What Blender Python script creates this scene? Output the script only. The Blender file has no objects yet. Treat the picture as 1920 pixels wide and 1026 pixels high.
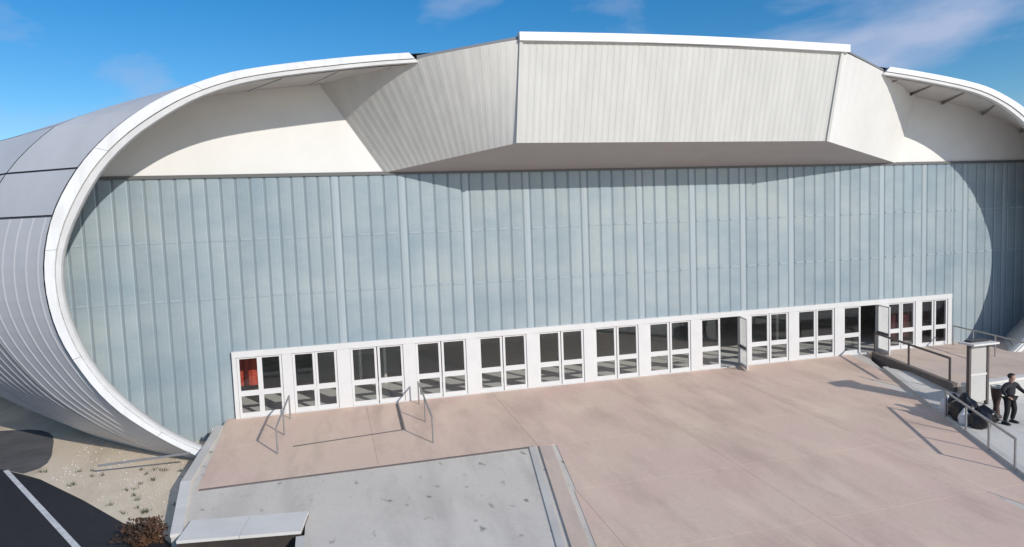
import bpy, bmesh, math, random
from mathutils import Vector, Matrix, noise

random.seed(7)
R = math.radians
scene = bpy.context.scene
C = scene.collection

# ------------------------------------------------------------------ camera
YAW, PITCH, ROLL = 0.26298, 0.07871, -0.03796
CAM = Vector((0.0, -27.82, 7.233))
cam_data = bpy.data.cameras.new('camera')
cam_data.lens = 24.0
cam_data.sensor_width = 36.0
cam_data.clip_end = 5000
cam = bpy.data.objects.new('camera', cam_data)
C.objects.link(cam)
fw = Vector((math.sin(YAW) * math.cos(PITCH), math.cos(YAW) * math.cos(PITCH), -math.sin(PITCH)))
rt = Vector((math.cos(YAW), -math.sin(YAW), 0))
up = rt.cross(fw)
r2 = math.cos(ROLL) * rt + math.sin(ROLL) * up
u2 = -math.sin(ROLL) * rt + math.cos(ROLL) * up
M = Matrix((r2, u2, -fw)).transposed().to_4x4()
M.translation = CAM
cam.matrix_world = M
scene.camera = cam

# ------------------------------------------------------------------ sun, sky, exposure
to_sun = Vector((0.50, -1.0, 0.53)).normalized()
SUN_EL = math.asin(to_sun.z)
SUN_AZ = math.atan2(to_sun.x, to_sun.y)
sun_data = bpy.data.lights.new('sun', 'SUN')
sun_data.energy = 3.5
sun_data.angle = R(0.5)
sun_data.color = (1.0, 0.95, 0.87)
sun = bpy.data.objects.new('sun', sun_data)
C.objects.link(sun)
sun.rotation_euler = (-to_sun).to_track_quat('-Z', 'Y').to_euler()
sun.location = (40, -60, 60)

world = bpy.data.worlds.new('World')
scene.world = world
world.use_nodes = True
wn, wl = world.node_tree.nodes, world.node_tree.links
wn.clear()
w_out = wn.new('ShaderNodeOutputWorld')
w_bg = wn.new('ShaderNodeBackground')
w_bg.inputs['Strength'].default_value = 0.12
sky = wn.new('ShaderNodeTexSky')
sky.sky_type = 'NISHITA'
sky.sun_disc = False
sky.sun_elevation = SUN_EL
sky.sun_rotation = SUN_AZ
sky.altitude = 300
sky.air_density = 1.0
sky.dust_density = 0.25
sky.ozone_density = 3.2
hs = wn.new('ShaderNodeHueSaturation')
hs.inputs['Saturation'].default_value = 1.38
wl.new(sky.outputs[0], hs.inputs['Color'])
# soft cloud banks over the whole sky
tc = wn.new('ShaderNodeTexCoord')
mp = wn.new('ShaderNodeMapping')
mp.inputs['Scale'].default_value = (1.0, 1.0, 2.6)
mp.inputs['Location'].default_value = (7.2010, -4.9944, 5.5448)
wl.new(tc.outputs['Generated'], mp.inputs['Vector'])
nz = wn.new('ShaderNodeTexNoise')
nz.inputs['Scale'].default_value = 3.1
nz.inputs['Detail'].default_value = 7
nz.inputs['Roughness'].default_value = 0.50
nz.inputs['Distortion'].default_value = 0.25
wl.new(mp.outputs[0], nz.inputs['Vector'])
cr = wn.new('ShaderNodeValToRGB')
cr.color_ramp.elements[0].position = 0.455
cr.color_ramp.elements[1].position = 0.64
cr.color_ramp.elements[1].color = (0.95, 0.95, 0.95, 1)
wl.new(nz.outputs['Fac'], cr.inputs['Fac'])
mxw = wn.new('ShaderNodeMix')
mxw.data_type = 'RGBA'
mxw.inputs[7].default_value = (3.5, 4.25, 6.0, 1)
wl.new(cr.outputs['Color'], mxw.inputs[0])
wl.new(hs.outputs[0], mxw.inputs[6])
wl.new(mxw.outputs[2], w_bg.inputs['Color'])
wl.new(w_bg.outputs[0], w_out.inputs['Surface'])

scene.view_settings.view_transform = 'Standard'
scene.view_settings.look = 'None'
scene.view_settings.gamma = 1.0
scene.view_settings.exposure = 0.0
scene.view_settings.use_curve_mapping = False


# ------------------------------------------------------------------ materials
def mat(name, col, rough=0.6, metal=0.0, var=0.0, scale=3.0, col2=None, bump=0.0, bscale=30.0, spec=0.5,
        rnd=0.0, stretch=(1, 1, 1), lo=0.35, hi=0.65):
    m = bpy.data.materials.new(name)
    m.use_nodes = True
    n, l = m.node_tree.nodes, m.node_tree.links
    p = n['Principled BSDF']
    p.inputs['Roughness'].default_value = rough
    p.inputs['Metallic'].default_value = metal
    p.inputs['Specular IOR Level'].default_value = spec
    c1 = (*col, 1)
    if col2 is None:
        col2 = tuple(c * (1 - var) for c in col)
    c2 = (*col2, 1)
    co = n.new('ShaderNodeTexCoord')
    mpn = n.new('ShaderNodeMapping')
    mpn.inputs['Scale'].default_value = stretch
    l.new(co.outputs['Object'], mpn.inputs['Vector'])
    t = n.new('ShaderNodeTexNoise')
    t.inputs['Scale'].default_value = scale
    t.inputs['Detail'].default_value = 8
    t.inputs['Roughness'].default_value = 0.62
    l.new(mpn.outputs[0], t.inputs['Vector'])
    r = n.new('ShaderNodeValToRGB')
    r.color_ramp.elements[0].position = lo
    r.color_ramp.elements[1].position = hi
    r.color_ramp.elements[0].color = c2
    r.color_ramp.elements[1].color = c1
    l.new(t.outputs['Fac'], r.inputs['Fac'])
    last = r.outputs['Color']
    if rnd > 0:
        oi = n.new('ShaderNodeObjectInfo')
        mr = n.new('ShaderNodeMapRange')
        mr.inputs['To Min'].default_value = 1 - rnd
        mr.inputs['To Max'].default_value = 1 + rnd
        l.new(oi.outputs['Random'], mr.inputs['Value'])
        mm = n.new('ShaderNodeVectorMath')
        mm.operation = 'SCALE'
        l.new(last, mm.inputs[0])
        l.new(mr.outputs[0], mm.inputs['Scale'])
        last = mm.outputs[0]
    l.new(last, p.inputs['Base Color'])
    if bump > 0:
        t2 = n.new('ShaderNodeTexNoise')
        t2.inputs['Scale'].default_value = bscale
        t2.inputs['Detail'].default_value = 6
        l.new(co.outputs['Object'], t2.inputs['Vector'])
        b = n.new('ShaderNodeBump')
        b.inputs['Strength'].default_value = bump
        b.inputs['Distance'].default_value = 0.02
        l.new(t2.outputs['Fac'], b.inputs['Height'])
        l.new(b.outputs[0], p.inputs['Normal'])
    return m


MT = {}
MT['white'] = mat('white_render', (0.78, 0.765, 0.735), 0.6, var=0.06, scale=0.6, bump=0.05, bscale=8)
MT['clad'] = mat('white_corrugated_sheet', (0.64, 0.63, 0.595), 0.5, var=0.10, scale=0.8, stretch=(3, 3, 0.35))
MT['rim'] = mat('white_rim_paint', (0.81, 0.81, 0.815), 0.45, col2=(0.70, 0.69, 0.675), scale=2.2, lo=0.30, hi=0.55, bump=0.25, bscale=5, stretch=(1, 1, 0.3), rnd=0.03)
MT['lip'] = mat('grey_white_rim_lip', (0.70, 0.69, 0.68), 0.5, var=0.12, scale=1.5)
MT['soffit'] = mat('soffit_sheet', (0.60, 0.58, 0.55), 0.6, var=0.10, scale=1.2, rnd=0.05)
MT['ribshade'] = mat('shadow_brown_bracket', (0.20, 0.185, 0.165), 0.7)  # dark brown paints the shadows between soffit panels into the right-hand ribs
MT['core'] = mat('grey_rim_core', (0.42, 0.41, 0.40), 0.6)
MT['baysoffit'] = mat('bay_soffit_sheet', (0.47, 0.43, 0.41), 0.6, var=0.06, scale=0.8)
MT['shell'] = mat('grey_metal_roofing', (0.60, 0.60, 0.615), 0.5, 0.1, var=0.10, scale=0.5, rnd=0.05, stretch=(1, 1, 0.4), bump=0.04, bscale=3)
MT['shellcore'] = mat('dark_seam_backing', (0.06, 0.065, 0.08), 0.7)
MT['roofedge'] = mat('grey_roof_flashing', (0.22, 0.22, 0.23), 0.5, 0.3)
MT['glass'] = mat('frosted_channel_glass', (0.36, 0.41, 0.42), 0.26, col2=(0.245, 0.315, 0.36), scale=0.40, rnd=0.07, stretch=(1, 1, 0.6), spec=0.6, bump=0.03, bscale=1.5)
gmat = MT['glass']
_n, _l = gmat.node_tree.nodes, gmat.node_tree.links
_geo = _n.new('ShaderNodeNewGeometry')
_map = [k for k in _n if k.type == 'MAPPING'][0]
_l.new(_geo.outputs['Position'], _map.inputs['Vector'])
_map.inputs['Scale'].default_value = (0.55, 1, 1.0)
_map.inputs['Location'].default_value = (3.0, 0, 1.7)
MT['glasspost'] = mat('pale_channel_glass', (0.375, 0.435, 0.465), 0.3, var=0.06, scale=0.35, rnd=0.04, spec=0.6)
MT['joint'] = mat('glazing_joint', (0.215, 0.265, 0.295), 0.6)
MT['transom'] = mat('pale_transom_line', (0.36, 0.42, 0.45), 0.4, col2=(0.29, 0.35, 0.39), scale=2)
MT['flash'] = mat('dark_flashing', (0.13, 0.13, 0.13), 0.5)
MT['frame'] = mat('white_door_frame', (0.69, 0.68, 0.67), 0.4, var=0.06, scale=1.5)
MT['bar'] = mat('dark_bar', (0.05, 0.05, 0.052), 0.4, 0.3)
MT['inside'] = mat('interior_paint', (0.60, 0.57, 0.53), 0.8, var=0.2, scale=0.5)
MT['infloor'] = mat('interior_floor_tiles', (0.78, 0.77, 0.75), 0.5, var=0.1, scale=1.0)
MT['red'] = mat('red_cloth', (0.50, 0.06, 0.025), 0.7, var=0.2, scale=3)
MT['dred'] = mat('dark_red_cloth', (0.09, 0.012, 0.018), 0.8, var=0.3, scale=2)
MT['steel'] = mat('grey_galvanised_steel', (0.38, 0.37, 0.36), 0.4, 0.5, var=0.15, scale=8)
MT['brownsteel'] = mat('brown_painted_steel', (0.12, 0.10, 0.095), 0.5, 0.2, var=0.2, scale=6)
MT['concrete'] = mat('light_concrete', (0.60, 0.57, 0.53), 0.8, var=0.14, scale=0.8, bump=0.15)
MT['whitestone'] = mat('white_stone_coping', (0.72, 0.69, 0.65), 0.7, var=0.10, scale=1.5)
MT['brownwall'] = mat('dark_brown_wall', (0.055, 0.042, 0.036), 0.85, var=0.35, scale=2, bump=0.2)
MT['kerbface'] = mat('brown_wall_render', (0.20, 0.165, 0.15), 0.85, var=0.25, scale=2)
MT['asphalt'] = mat('black_asphalt', (0.020, 0.020, 0.025), 0.75, var=0.35, scale=4, bump=0.3, bscale=60)  # nearly black tone over the whole road, much darker than the lay-by
MT['oldasphalt'] = mat('worn_grey_asphalt', (0.13, 0.125, 0.125), 0.85, var=0.35, scale=0.9, bump=0.3, bscale=60)
MT['paint'] = mat('white_road_paint', (0.75, 0.75, 0.74), 0.7, col2=(0.5, 0.5, 0.5), scale=6)
MT['black'] = mat('black_plastic_sack', (0.012, 0.011, 0.015), 0.3, var=0.3, scale=4, bump=0.5, bscale=9)
MT['whitebag'] = mat('white_plastic_sack', (0.7, 0.7, 0.72), 0.4, var=0.1, bump=0.4, bscale=9)
MT['jacket'] = mat('dark_navy_jacket', (0.016, 0.014, 0.024), 0.8, var=0.3, scale=6)
MT['trousers'] = mat('black_trousers', (0.014, 0.013, 0.015), 0.85, var=0.3, scale=6)
MT['skin'] = mat('skin', (0.45, 0.27, 0.20), 0.55)
MT['hair'] = mat('dark_hair', (0.014, 0.011, 0.01), 0.6)
MT['shoe'] = mat('dark_shoe', (0.02, 0.018, 0.017), 0.5)
MT['brownbin'] = mat('brown_painted_metal', (0.085, 0.045, 0.04), 0.55, var=0.25, scale=5)
MT['signpanel'] = mat('grey_sign_panel', (0.50, 0.47, 0.44), 0.5, var=0.12, scale=1.5)
MT['panelgrey'] = mat('pale_grey_panel', (0.55, 0.54, 0.51), 0.5, var=0.10, scale=1.5)
MT['bark'] = mat('bark', (0.10, 0.075, 0.055), 0.9, var=0.3)
MT['leaf'] = mat('dry_green_leaf', (0.07, 0.085, 0.03), 0.6, var=0.4, scale=2)
MT['rustleaf'] = mat('rust_brown_leaf', (0.11, 0.045, 0.018), 0.7, col2=(0.03, 0.022, 0.016), scale=2)
MT['hill'] = mat('scrub_hill', (0.20, 0.19, 0.13), 0.95, col2=(0.07, 0.085, 0.045), scale=0.06)


def layered_ground(name, base, tint, dark, spots=False, lines=None, scale=0.35):
    m = bpy.data.materials.new(name)
    m.use_nodes = True
    n, l = m.node_tree.nodes, m.node_tree.links
    p = n['Principled BSDF']
    p.inputs['Roughness'].default_value = 0.72
    p.inputs['Specular IOR Level'].default_value = 0.35
    co = n.new('ShaderNodeTexCoord')

    def noi(s, d=6, stretch=(1, 1, 1), rough=0.6):
        mpn = n.new('ShaderNodeMapping')
        mpn.inputs['Scale'].default_value = stretch
        l.new(co.outputs['Object'], mpn.inputs['Vector'])
        t = n.new('ShaderNodeTexNoise')
        t.inputs['Scale'].default_value = s
        t.inputs['Detail'].default_value = d
        t.inputs['Roughness'].default_value = rough
        l.new(mpn.outputs[0], t.inputs['Vector'])
        return t.outputs['Fac']

    def ramp(src, a, b):
        r = n.new('ShaderNodeValToRGB')
        r.color_ramp.elements[0].position = a
        r.color_ramp.elements[1].position = b
        l.new(src, r.inputs['Fac'])
        return r.outputs['Color']

    def mix(fac, a, b, k=1.0):
        mx = n.new('ShaderNodeMix')
        mx.data_type = 'RGBA'
        if k != 1.0:
            mu = n.new('ShaderNodeMath')
            mu.operation = 'MULTIPLY'
            mu.inputs[1].default_value = k
            l.new(fac, mu.inputs[0])
            fac = mu.outputs[0]
        l.new(fac, mx.inputs[0])
        for i, v in ((6, a), (7, b)):
            if isinstance(v, tuple):
                mx.inputs[i].default_value = (*v, 1)
            else:
                l.new(v, mx.inputs[i])
        return mx.outputs[2]
    c = mix(ramp(noi(scale), 0.4, 0.62), base, tint)
    c = mix(ramp(noi(0.9, 8, (1.0, 0.28, 1)), 0.48, 0.70), c, dark, 0.68)
    c = mix(ramp(noi(9.0, 6), 0.45, 0.75), c, dark, 0.30)
    c = mix(ramp(noi(0.45, 4, (1.6, 0.5, 1), 0.5), 0.56, 0.66), c, tuple(min(0.85, v * 1.12) for v in base), 0.5)
    if spots:
        c = mix(ramp(noi(3.2, 3, (1, 0.6, 1), 0.4), 0.66, 0.76), c, tuple(v * 0.35 for v in dark), 0.8)
    l.new(c, p.inputs['Base Color'])
    b = n.new('ShaderNodeBump')
    b.inputs['Strength'].default_value = 0.18
    b.inputs['Distance'].default_value = 0.02
    l.new(noi(25, 5), b.inputs['Height'])
    l.new(b.outputs[0], p.inputs['Normal'])
    return m


MT['plaza'] = layered_ground('pink_stamped_concrete', (0.71, 0.545, 0.43), (0.70, 0.505, 0.42), (0.50, 0.365, 0.29))
MT['terrace'] = layered_ground('pink_terrace_concrete', (0.66, 0.52, 0.42), (0.61, 0.49, 0.42), (0.47, 0.37, 0.305))
MT['apron'] = layered_ground('speckled_grey_concrete', (0.64, 0.585, 0.52), (0.68, 0.625, 0.555), (0.47, 0.425, 0.38), spots=True)
MT['sand'] = layered_ground('sandy_ground', (0.78, 0.65, 0.50), (0.70, 0.59, 0.44), (0.50, 0.41, 0.30), scale=0.15)
MT['pave'] = layered_ground('pale_pavement', (0.72, 0.68, 0.63), (0.64, 0.60, 0.55), (0.44, 0.41, 0.38), spots=False)

# clear glazing: lets the light in, mirrors a little
g = bpy.data.materials.new('clear_glass')
g.use_nodes = True
gn, gl = g.node_tree.nodes, g.node_tree.links
gn.clear()
go = gn.new('ShaderNodeOutputMaterial')
gm = gn.new('ShaderNodeMixShader')
gt = gn.new('ShaderNodeBsdfTransparent')
gt.inputs['Color'].default_value = (0.96, 0.97, 0.965, 1)
gg = gn.new('ShaderNodeBsdfGlossy')
gg.inputs['Roughness'].default_value = 0.03
gw = gn.new('ShaderNodeLayerWeight')
gw.inputs['Blend'].default_value = 0.5
gp = gn.new('ShaderNodeMath')
gp.operation = 'POWER'
gp.inputs[1].default_value = 4.0
gl.new(gw.outputs['Facing'], gp.inputs[0])
gf = gn.new('ShaderNodeMath')
gf.operation = 'MULTIPLY_ADD'
gf.inputs[1].default_value = 0.75
gf.inputs[2].default_value = 0.045
gl.new(gp.outputs[0], gf.inputs[0])
gl.new(gf.outputs[0], gm.inputs[0])
gl.new(gt.outputs[0], gm.inputs[1])
gl.new(gg.outputs[0], gm.inputs[2])
gl.new(gm.outputs[0], go.inputs['Surface'])
MT['pane'] = g


# ------------------------------------------------------------------ helpers
def link_mesh(name, me, m, parent=None, smooth=False):
    if m is not None:
        me.materials.append(MT[m])
    if smooth:
        me.shade_smooth()
    o = bpy.data.objects.new(name, me)
    C.objects.link(o)
    if parent is not None:
        o.parent = parent
    return o


def pyobj(name, v, f, m, parent=None, smooth=False):
    me = bpy.data.meshes.new(name)
    me.from_pydata([tuple(p) for p in v], [], f)
    me.validate()
    me.update()
    bm = bmesh.new()
    bm.from_mesh(me)
    bmesh.ops.recalc_face_normals(bm, faces=bm.faces)
    bm.to_mesh(me)
    bm.free()
    return link_mesh(name, me, m, parent, smooth)


class MB:
    def __init__(s):
        s.v, s.f = [], []

    def box(s, x0, x1, y0, y1, z0, z1):
        b = len(s.v)
        s.v += [(x, y, z) for z in (z0, z1) for y in (y0, y1) for x in (x0, x1)]
        s.f += [tuple(b + i for i in q) for q in ((0, 2, 3, 1), (4, 5, 7, 6), (0, 1, 5, 4), (2, 6, 7, 3), (0, 4, 6, 2), (1, 3, 7, 5))]
        return s

    def bar(s, a, b, w, h=None):
        """square bar between two points"""
        h = h or w
        a, b = Vector(a), Vector(b)
        d = (b - a).normalized()
        ref = Vector((0, 0, 1)) if abs(d.z) < 0.95 else Vector((1, 0, 0))
        sx = d.cross(ref).normalized() * w / 2
        sy = sx.cross(d).normalized() * h / 2
        k = len(s.v)
        for p in (a, b):
            s.v += [p + sx + sy, p - sx + sy, p - sx - sy, p + sx - sy]
        s.f += [tuple(k + i for i in q) for q in ((0, 1, 2, 3), (7, 6, 5, 4), (0, 4, 5, 1), (1, 5, 6, 2), (2, 6, 7, 3), (3, 7, 4, 0))]
        return s

    def tube(s, pts, r, n=10):
        pts = [Vector(p) for p in pts]
        k0 = len(s.v)
        for i, p in enumerate(pts):
            d = (pts[min(i + 1, len(pts) - 1)] - pts[max(i - 1, 0)]).normalized()
            ref = Vector((0, 0, 1)) if abs(d.z) < 0.9 else Vector((1, 0, 0))
            sx = d.cross(ref).normalized()
            sy = sx.cross(d).normalized()
            rr = r[i] if isinstance(r, (list, tuple)) else r
            s.v += [p + (sx * math.cos(2 * math.pi * j / n) + sy * math.sin(2 * math.pi * j / n)) * rr for j in range(n)]
        for i in range(len(pts) - 1):
            for j in range(n):
                a, b = k0 + i * n + j, k0 + i * n + (j + 1) % n
                s.f.append((a, b, b + n, a + n))
        s.f.append(tuple(k0 + j for j in range(n))[::-1])
        s.f.append(tuple(k0 + (len(pts) - 1) * n + j for j in range(n)))
        return s

    def prism(s, poly, z0f, z1f):
        """vertical prism over an xy polygon; z0f and z1f give bottom and top"""
        k, n = len(s.v), len(poly)
        s.v += [(x, y, z0f(x, y)) for x, y in poly] + [(x, y, z1f(x, y)) for x, y in poly]
        s.f.append(tuple(range(k, k + n))[::-1])
        s.f.append(tuple(range(k + n, k + 2 * n)))
        for i in range(n):
            j = (i + 1) % n
            s.f.append((k + i, k + j, k + n + j, k + n + i))
        return s

    def build(s, name, m, parent=None, smooth=False):
        return pyobj(name, s.v, s.f, m, parent, smooth)


def empty(name, loc=(0, 0, 0)):
    o = bpy.data.objects.new(name, None)
    o.empty_display_size = 0.3
    o.location = loc
    C.objects.link(o)
    return o


def tag(o, label, cat, group=None):
    o['label'] = label
    o['category'] = cat
    if group:
        o['group'] = group
    return o


def struct(o, kind='structure', label=None):
    o['kind'] = kind
    return o


def share(src, name, parent, loc=(0, 0, 0)):
    o = src.copy()
    o.name = name
    C.objects.link(o)
    o.parent = parent
    o.location = loc
    return o


# ------------------------------------------------------------------ the mouth curve of the hall
CX = 13.3
IN_L = [(-2.6, -1.25), (-4.52, -0.16), (-5.79, 0.71), (-6.85, 1.83), (-7.56, 2.89), (-8.06, 4.17), (-8.26, 5.23), (-8.25, 6.27),
        (-8.04, 7.12), (-7.62, 8.05), (-6.92, 9.23), (-6.07, 10.17), (-5.06, 10.94), (-3.71, 11.71), (-2.0, 12.25), (0.84, 12.68), (3.46, 12.96), (8.0, 13.25)]
OUT_L = [(-2.75, -1.5), (-4.75, -0.38), (-6.12, 0.62), (-7.22, 1.68), (-7.99, 2.90), (-8.49, 4.03), (-8.72, 5.22), (-8.73, 6.30),
         (-8.52, 7.42), (-8.10, 8.49), (-7.34, 9.67), (-6.34, 10.69), (-5.18, 11.52), (-4.01, 12.08), (-2.55, 12.56), (0.13, 12.98), (3.29, 13.31), (8.0, 13.6)]


def full_curve(left, ztop, n=150):
    pts = left + [(CX, ztop)] + [(2 * CX - x, z) for x, z in reversed(left)]
    P = [Vector((x, z)) for x, z in pts]
    P = [P[0] * 2 - P[1]] + P + [P[-1] * 2 - P[-2]]
    dense = []
    for i in range(1, len(P) - 2):
        p0, p1, p2, p3 = P[i - 1], P[i], P[i + 1], P[i + 2]
        for k in range(12):
            t = k / 12
            dense.append(0.5 * ((2 * p1) + (p2 - p0) * t + (2 * p0 - 5 * p1 + 4 * p2 - p3) * t * t + (3 * p1 - p0 - 3 * p2 + p3) * t ** 3))
    dense.append(P[-2])
    for _ in range(6):
        dense = [dense[0]] + [(dense[i - 1] + 2 * dense[i] + dense[i + 1]) / 4 for i in range(1, len(dense) - 1)] + [dense[-1]]
    L = [0]
    for a, b in zip(dense, dense[1:]):
        L.append(L[-1] + (b - a).length)
    out, j = [], 0
    for k in range(n + 1):
        s = L[-1] * k / n
        while j < len(L) - 2 and L[j + 1] < s:
            j += 1
        t = (s - L[j]) / max(1e-9, L[j + 1] - L[j])
        out.append(dense[j].lerp(dense[j + 1], t))
    return out


NC = 150
IN = full_curve(IN_L, 13.35, NC)
OUT = full_curve(OUT_L, 13.7, NC)
YR = -2.8


OFF = [(-2.8, 0.0), (-1.0, 2.75), (1.5, 5.7), (5.0, 9.0), (10, 12.6), (20, 17.5), (34, 20.5), (48, 18), (60, 9), (64, 2)]
ZS = [(-2.8, 1.0), (-1.0, 1.0), (1.5, 0.945), (5, 0.875), (10, 0.82), (20, 0.76), (34, 0.70), (48, 0.6), (60, 0.35), (64, 0.1)]
GT = [(-1.5, 0.78), (1.0, 0.82), (5.0, 1.0), (11.1, 1.0), (11.43, 0.85), (11.98, 0.64), (12.3, 0.5), (12.9, 0.22), (13.5, 0.0)]


def lerp_tab(T, y):
    if y <= T[0][0]:
        return T[0][1]
    for (a0, v0), (a1, v1) in zip(T, T[1:]):
        if y <= a1:
            return v0 + (v1 - v0) * (y - a0) / (a1 - a0)
    return T[-1][1]


def flare(p, y):
    """the mouth curve point p moved outwards with the shell at depth y"""
    s = -1.0 if p.x < CX else 1.0
    return Vector((p.x + s * lerp_tab(OFF, y) * 0.93 * lerp_tab(GT, p.y), p.y))


IN0 = [flare(p, 0.0) for p in IN]


def inner_z(x):
    """lower and upper height of the glass front at x, or None"""
    zs = []
    for a, b in zip(IN0, IN0[1:]):
        if (a.x - x) * (b.x - x) <= 0 and a.x != b.x:
            zs.append(a.y + (b.y - a.y) * (x - a.x) / (b.x - a.x))
    if not zs:
        return None
    hi = max(zs)
    lo = min(zs) if len(zs) > 1 else -1.25
    return lo, hi


# ------------------------------------------------------------------ ground, hill, road
SL = 0.04


def zp(x, y):
    return SL * y if y < 0 else 0.0


def sheet(name, poly, m, zf, th=0.25):
    b = MB()
    b.prism(poly, lambda x, y: zf(x, y) - th, zf)
    return b.build(name, m)


GZ = -0.75
v, f = [], []
xs = [-900, -500, -250, -120, -70] + [-50 + i * 1.0 for i in range(0, 50)] + [0, 4, 10, 20, 40, 70, 120, 250, 500, 900]
ys = [-300, -120, -70] + [-40 + i * 1.0 for i in range(0, 101)] + [70, 90, 130, 200, 350, 600, 1200]
for y in ys:
    for x in xs:
        d = max(0.0, min(1.0, (y - 4.5) / 8.0)) * max(0.0, min(1.0, (-9.0 - x) / 3.0))
        d = d * d * (3 - 2 * d)
        h = 0.0
        if -60 < x < 0 and -40 < y < 80:
            h = d * (0.18 * noise.noise((x * 0.35, y * 0.35, 3.1)) + 0.30)
        v.append((x, y, GZ + h))
nx = len(xs)
f = [(j * nx + i, j * nx + i + 1, (j + 1) * nx + i + 1, (j + 1) * nx + i) for j in range(len(ys) - 1) for i in range(nx - 1)]
ground = pyobj('ground', v, f, 'sand', smooth=True)
struct(ground)

# hill far behind
v, f = [], []
nu, nv = 60, 14
for j in range(nv + 1):
    for i in range(nu + 1):
        u, w = i / nu, j / nv
        x = -420 + 640 * u
        y = 150 + 170 * w
        ridge = math.sin(math.pi * min(1, w * 0.95 + 0.02))
        h = (36 + 9 * noise.noise((u * 5, 0.3, 1.0)) + 3 * noise.noise((u * 19, w * 3, 2.0))) * ridge
        h *= 0.35 + 0.65 * max(0, 1 - max(0, (x + 70) / 120)) if x > -70 else 1
        v.append((x, y, GZ - 1 + h))
f = [(j * (nu + 1) + i, j * (nu + 1) + i + 1, (j + 1) * (nu + 1) + i + 1, (j + 1) * (nu + 1) + i) for j in range(nv) for i in range(nu)]
struct(pyobj('hill', v, f, 'hill', smooth=True))

lay = [(-34.0, 12.0), (-21.2, 8.55), (-16.5, 5.8), (-14.2, 4.9), (-13.3, 4.75), (-12.5, 4.55), (-11.9, 4.2), (-11.4, 3.65), (-11.05, 3.0), (-10.75, 2.2), (-10.45, 1.2), (-10.15, 0.2), (-10.0, -0.6), (-10.05, -1.15), (-10.4, -1.55), (-11.37, -0.75), (-17.24, 1.45), (-34, 7.0)]
struct(sheet('lay_by', lay, 'oldasphalt', lambda x, y: GZ + 0.006, 0.05))
road = [(-34, 6.99), (-17.24, 1.44), (-11.37, -0.76), (-10.41, -1.62), (-9.6, -2.4), (-7.6, -4.9), (-5.9, -7.2), (-4.6, -8.6), (-3.9, -9.7), (-1.0, -10.4), (1.5, -19), (3.0, -40), (-34, -40)]
struct(sheet('road', road, 'asphalt', lambda x, y: GZ + 0.010, 0.05))
a, b2 = Vector((-11.15, -0.95)), Vector((-3.0, -14.5))
dirv = (b2 - a).normalized()
nrm = Vector((-dirv.y, dirv.x)) * 0.075
struct(sheet('road_marking', [tuple(a + nrm), tuple(b2 + nrm), tuple(b2 - nrm), tuple(a - nrm)], 'paint', lambda x, y: GZ + 0.014, 0.004))

# ------------------------------------------------------------------ plaza: separate cast fields with joints between them
KR = [(24.6, -1.4), (23.86, -2.84), (21.02, -8.42), (19.34, -11.87), (14.9, -21.0), (8.0, -36.0)]   # right-hand kerb line
KF = [(6.36, -6.74), (5.14, -13.09), (3.9, -19.5), (1.2, -34.0)]                                 # kerb in front, left


def kr_x(y):
    for (x0, y0), (x1, y1) in zip(KR, KR[1:]):
        if y0 >= y >= y1:
            return x0 + (x1 - x0) * (y - y0) / (y1 - y0)
    return KR[0][0] if y > KR[0][1] else KR[-1][0]


base_poly = [(-4.1, 0.3), (-4.35, -6.0), (-3.95, -9.4), (-0.95, -9.85), (-0.95, -34), (8, -36)] + list(reversed(KR[:-1])) + [(25.3, -0.5), (25.4, 0.3)]
plaza = sheet('plaza', base_poly, 'apron', lambda x, y: zp(x, y) - 0.012, 0.5)
struct(plaza)


def fill_quad(name, q, m, parent):
    return sheet(name, q, m, zp, 0.06)


def slab_part(q, m, lift=0.0):
    b = MB()
    b.prism(q, lambda x, y: zp(x, y) - 0.05, lambda x, y: zp(x, y) + lift)
    o = b.build('paving_slab', m, plaza)
    return o


# pink fields in front of the doors, cast bay by bay
yb = [-0.02, -3.3, -6.70, -10.2, -13.8, -17.5, -22, -28]
gap = 0.005
for r in range(len(yb) - 1):
    y1, y0 = yb[r] - gap, yb[r + 1] + gap
    x = -4.05
    cols = []
    while x < 26:
        cols.append((x, x + 5.21))
        x += 5.21
    for (xa, xb) in cols:
        def lim(y):
            lo = -4.05 if y > -6.7 else (6.36 + (y + 6.74) * 0.192) + 0.62
            hi = kr_x(y) - 0.12
            return lo, hi
        l0, h0 = lim(y0 + 1e-4 if r < 2 else y0)
        l1, h1 = lim(y1 - 1e-4 if r >= 2 else y1)
        q = [(max(xa + gap, l0), y0), (min(xb - gap, h0), y0), (min(xb - gap, h1), y1), (max(xa + gap, l1), y1)]
        if q[1][0] - q[0][0] < 0.3 and q[2][0] - q[3][0] < 0.3:
            continue
        if q[1][0] < q[0][0]:
            q = [((q[2][0] + q[3][0]) / 2, y0), q[2], q[3]]
        elif q[2][0] < q[3][0]:
            q = [q[0], q[1], ((q[0][0] + q[1][0]) / 2, y1)]
        slab_part(q, 'plaza')

# kerb strips that frame the pink field
def strip(name, line, off, w, m, h, base=-0.3, z_of=zp):
    objs = []
    for (p, qn) in zip(line, line[1:]):
        p, qn = Vector(p), Vector(qn)
        d = (qn - p).normalized()
        nn = Vector((-d.y, d.x))
        poly = [tuple(p + nn * off), tuple(qn + nn * off), tuple(qn + nn * (off + w)), tuple(p + nn * (off + w))]
        b = MB()
        b.prism(poly, lambda x, y: z_of(x, y) + base, lambda x, y: z_of(x, y) + h)
        objs.append(b.build(name, m, plaza))
    return objs


strip('kerb_stone', KF, 0.02, 0.42, 'terrace', 0.035)
strip('drain_channel', KF, -0.10, 0.10, 'brownwall', -0.025)
strip('kerb_stone', KF, -0.32, 0.20, 'concrete', 0.02)
strip('kerb_stone', KR[1:], 0.0, 0.22, 'concrete', 0.11)

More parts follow.
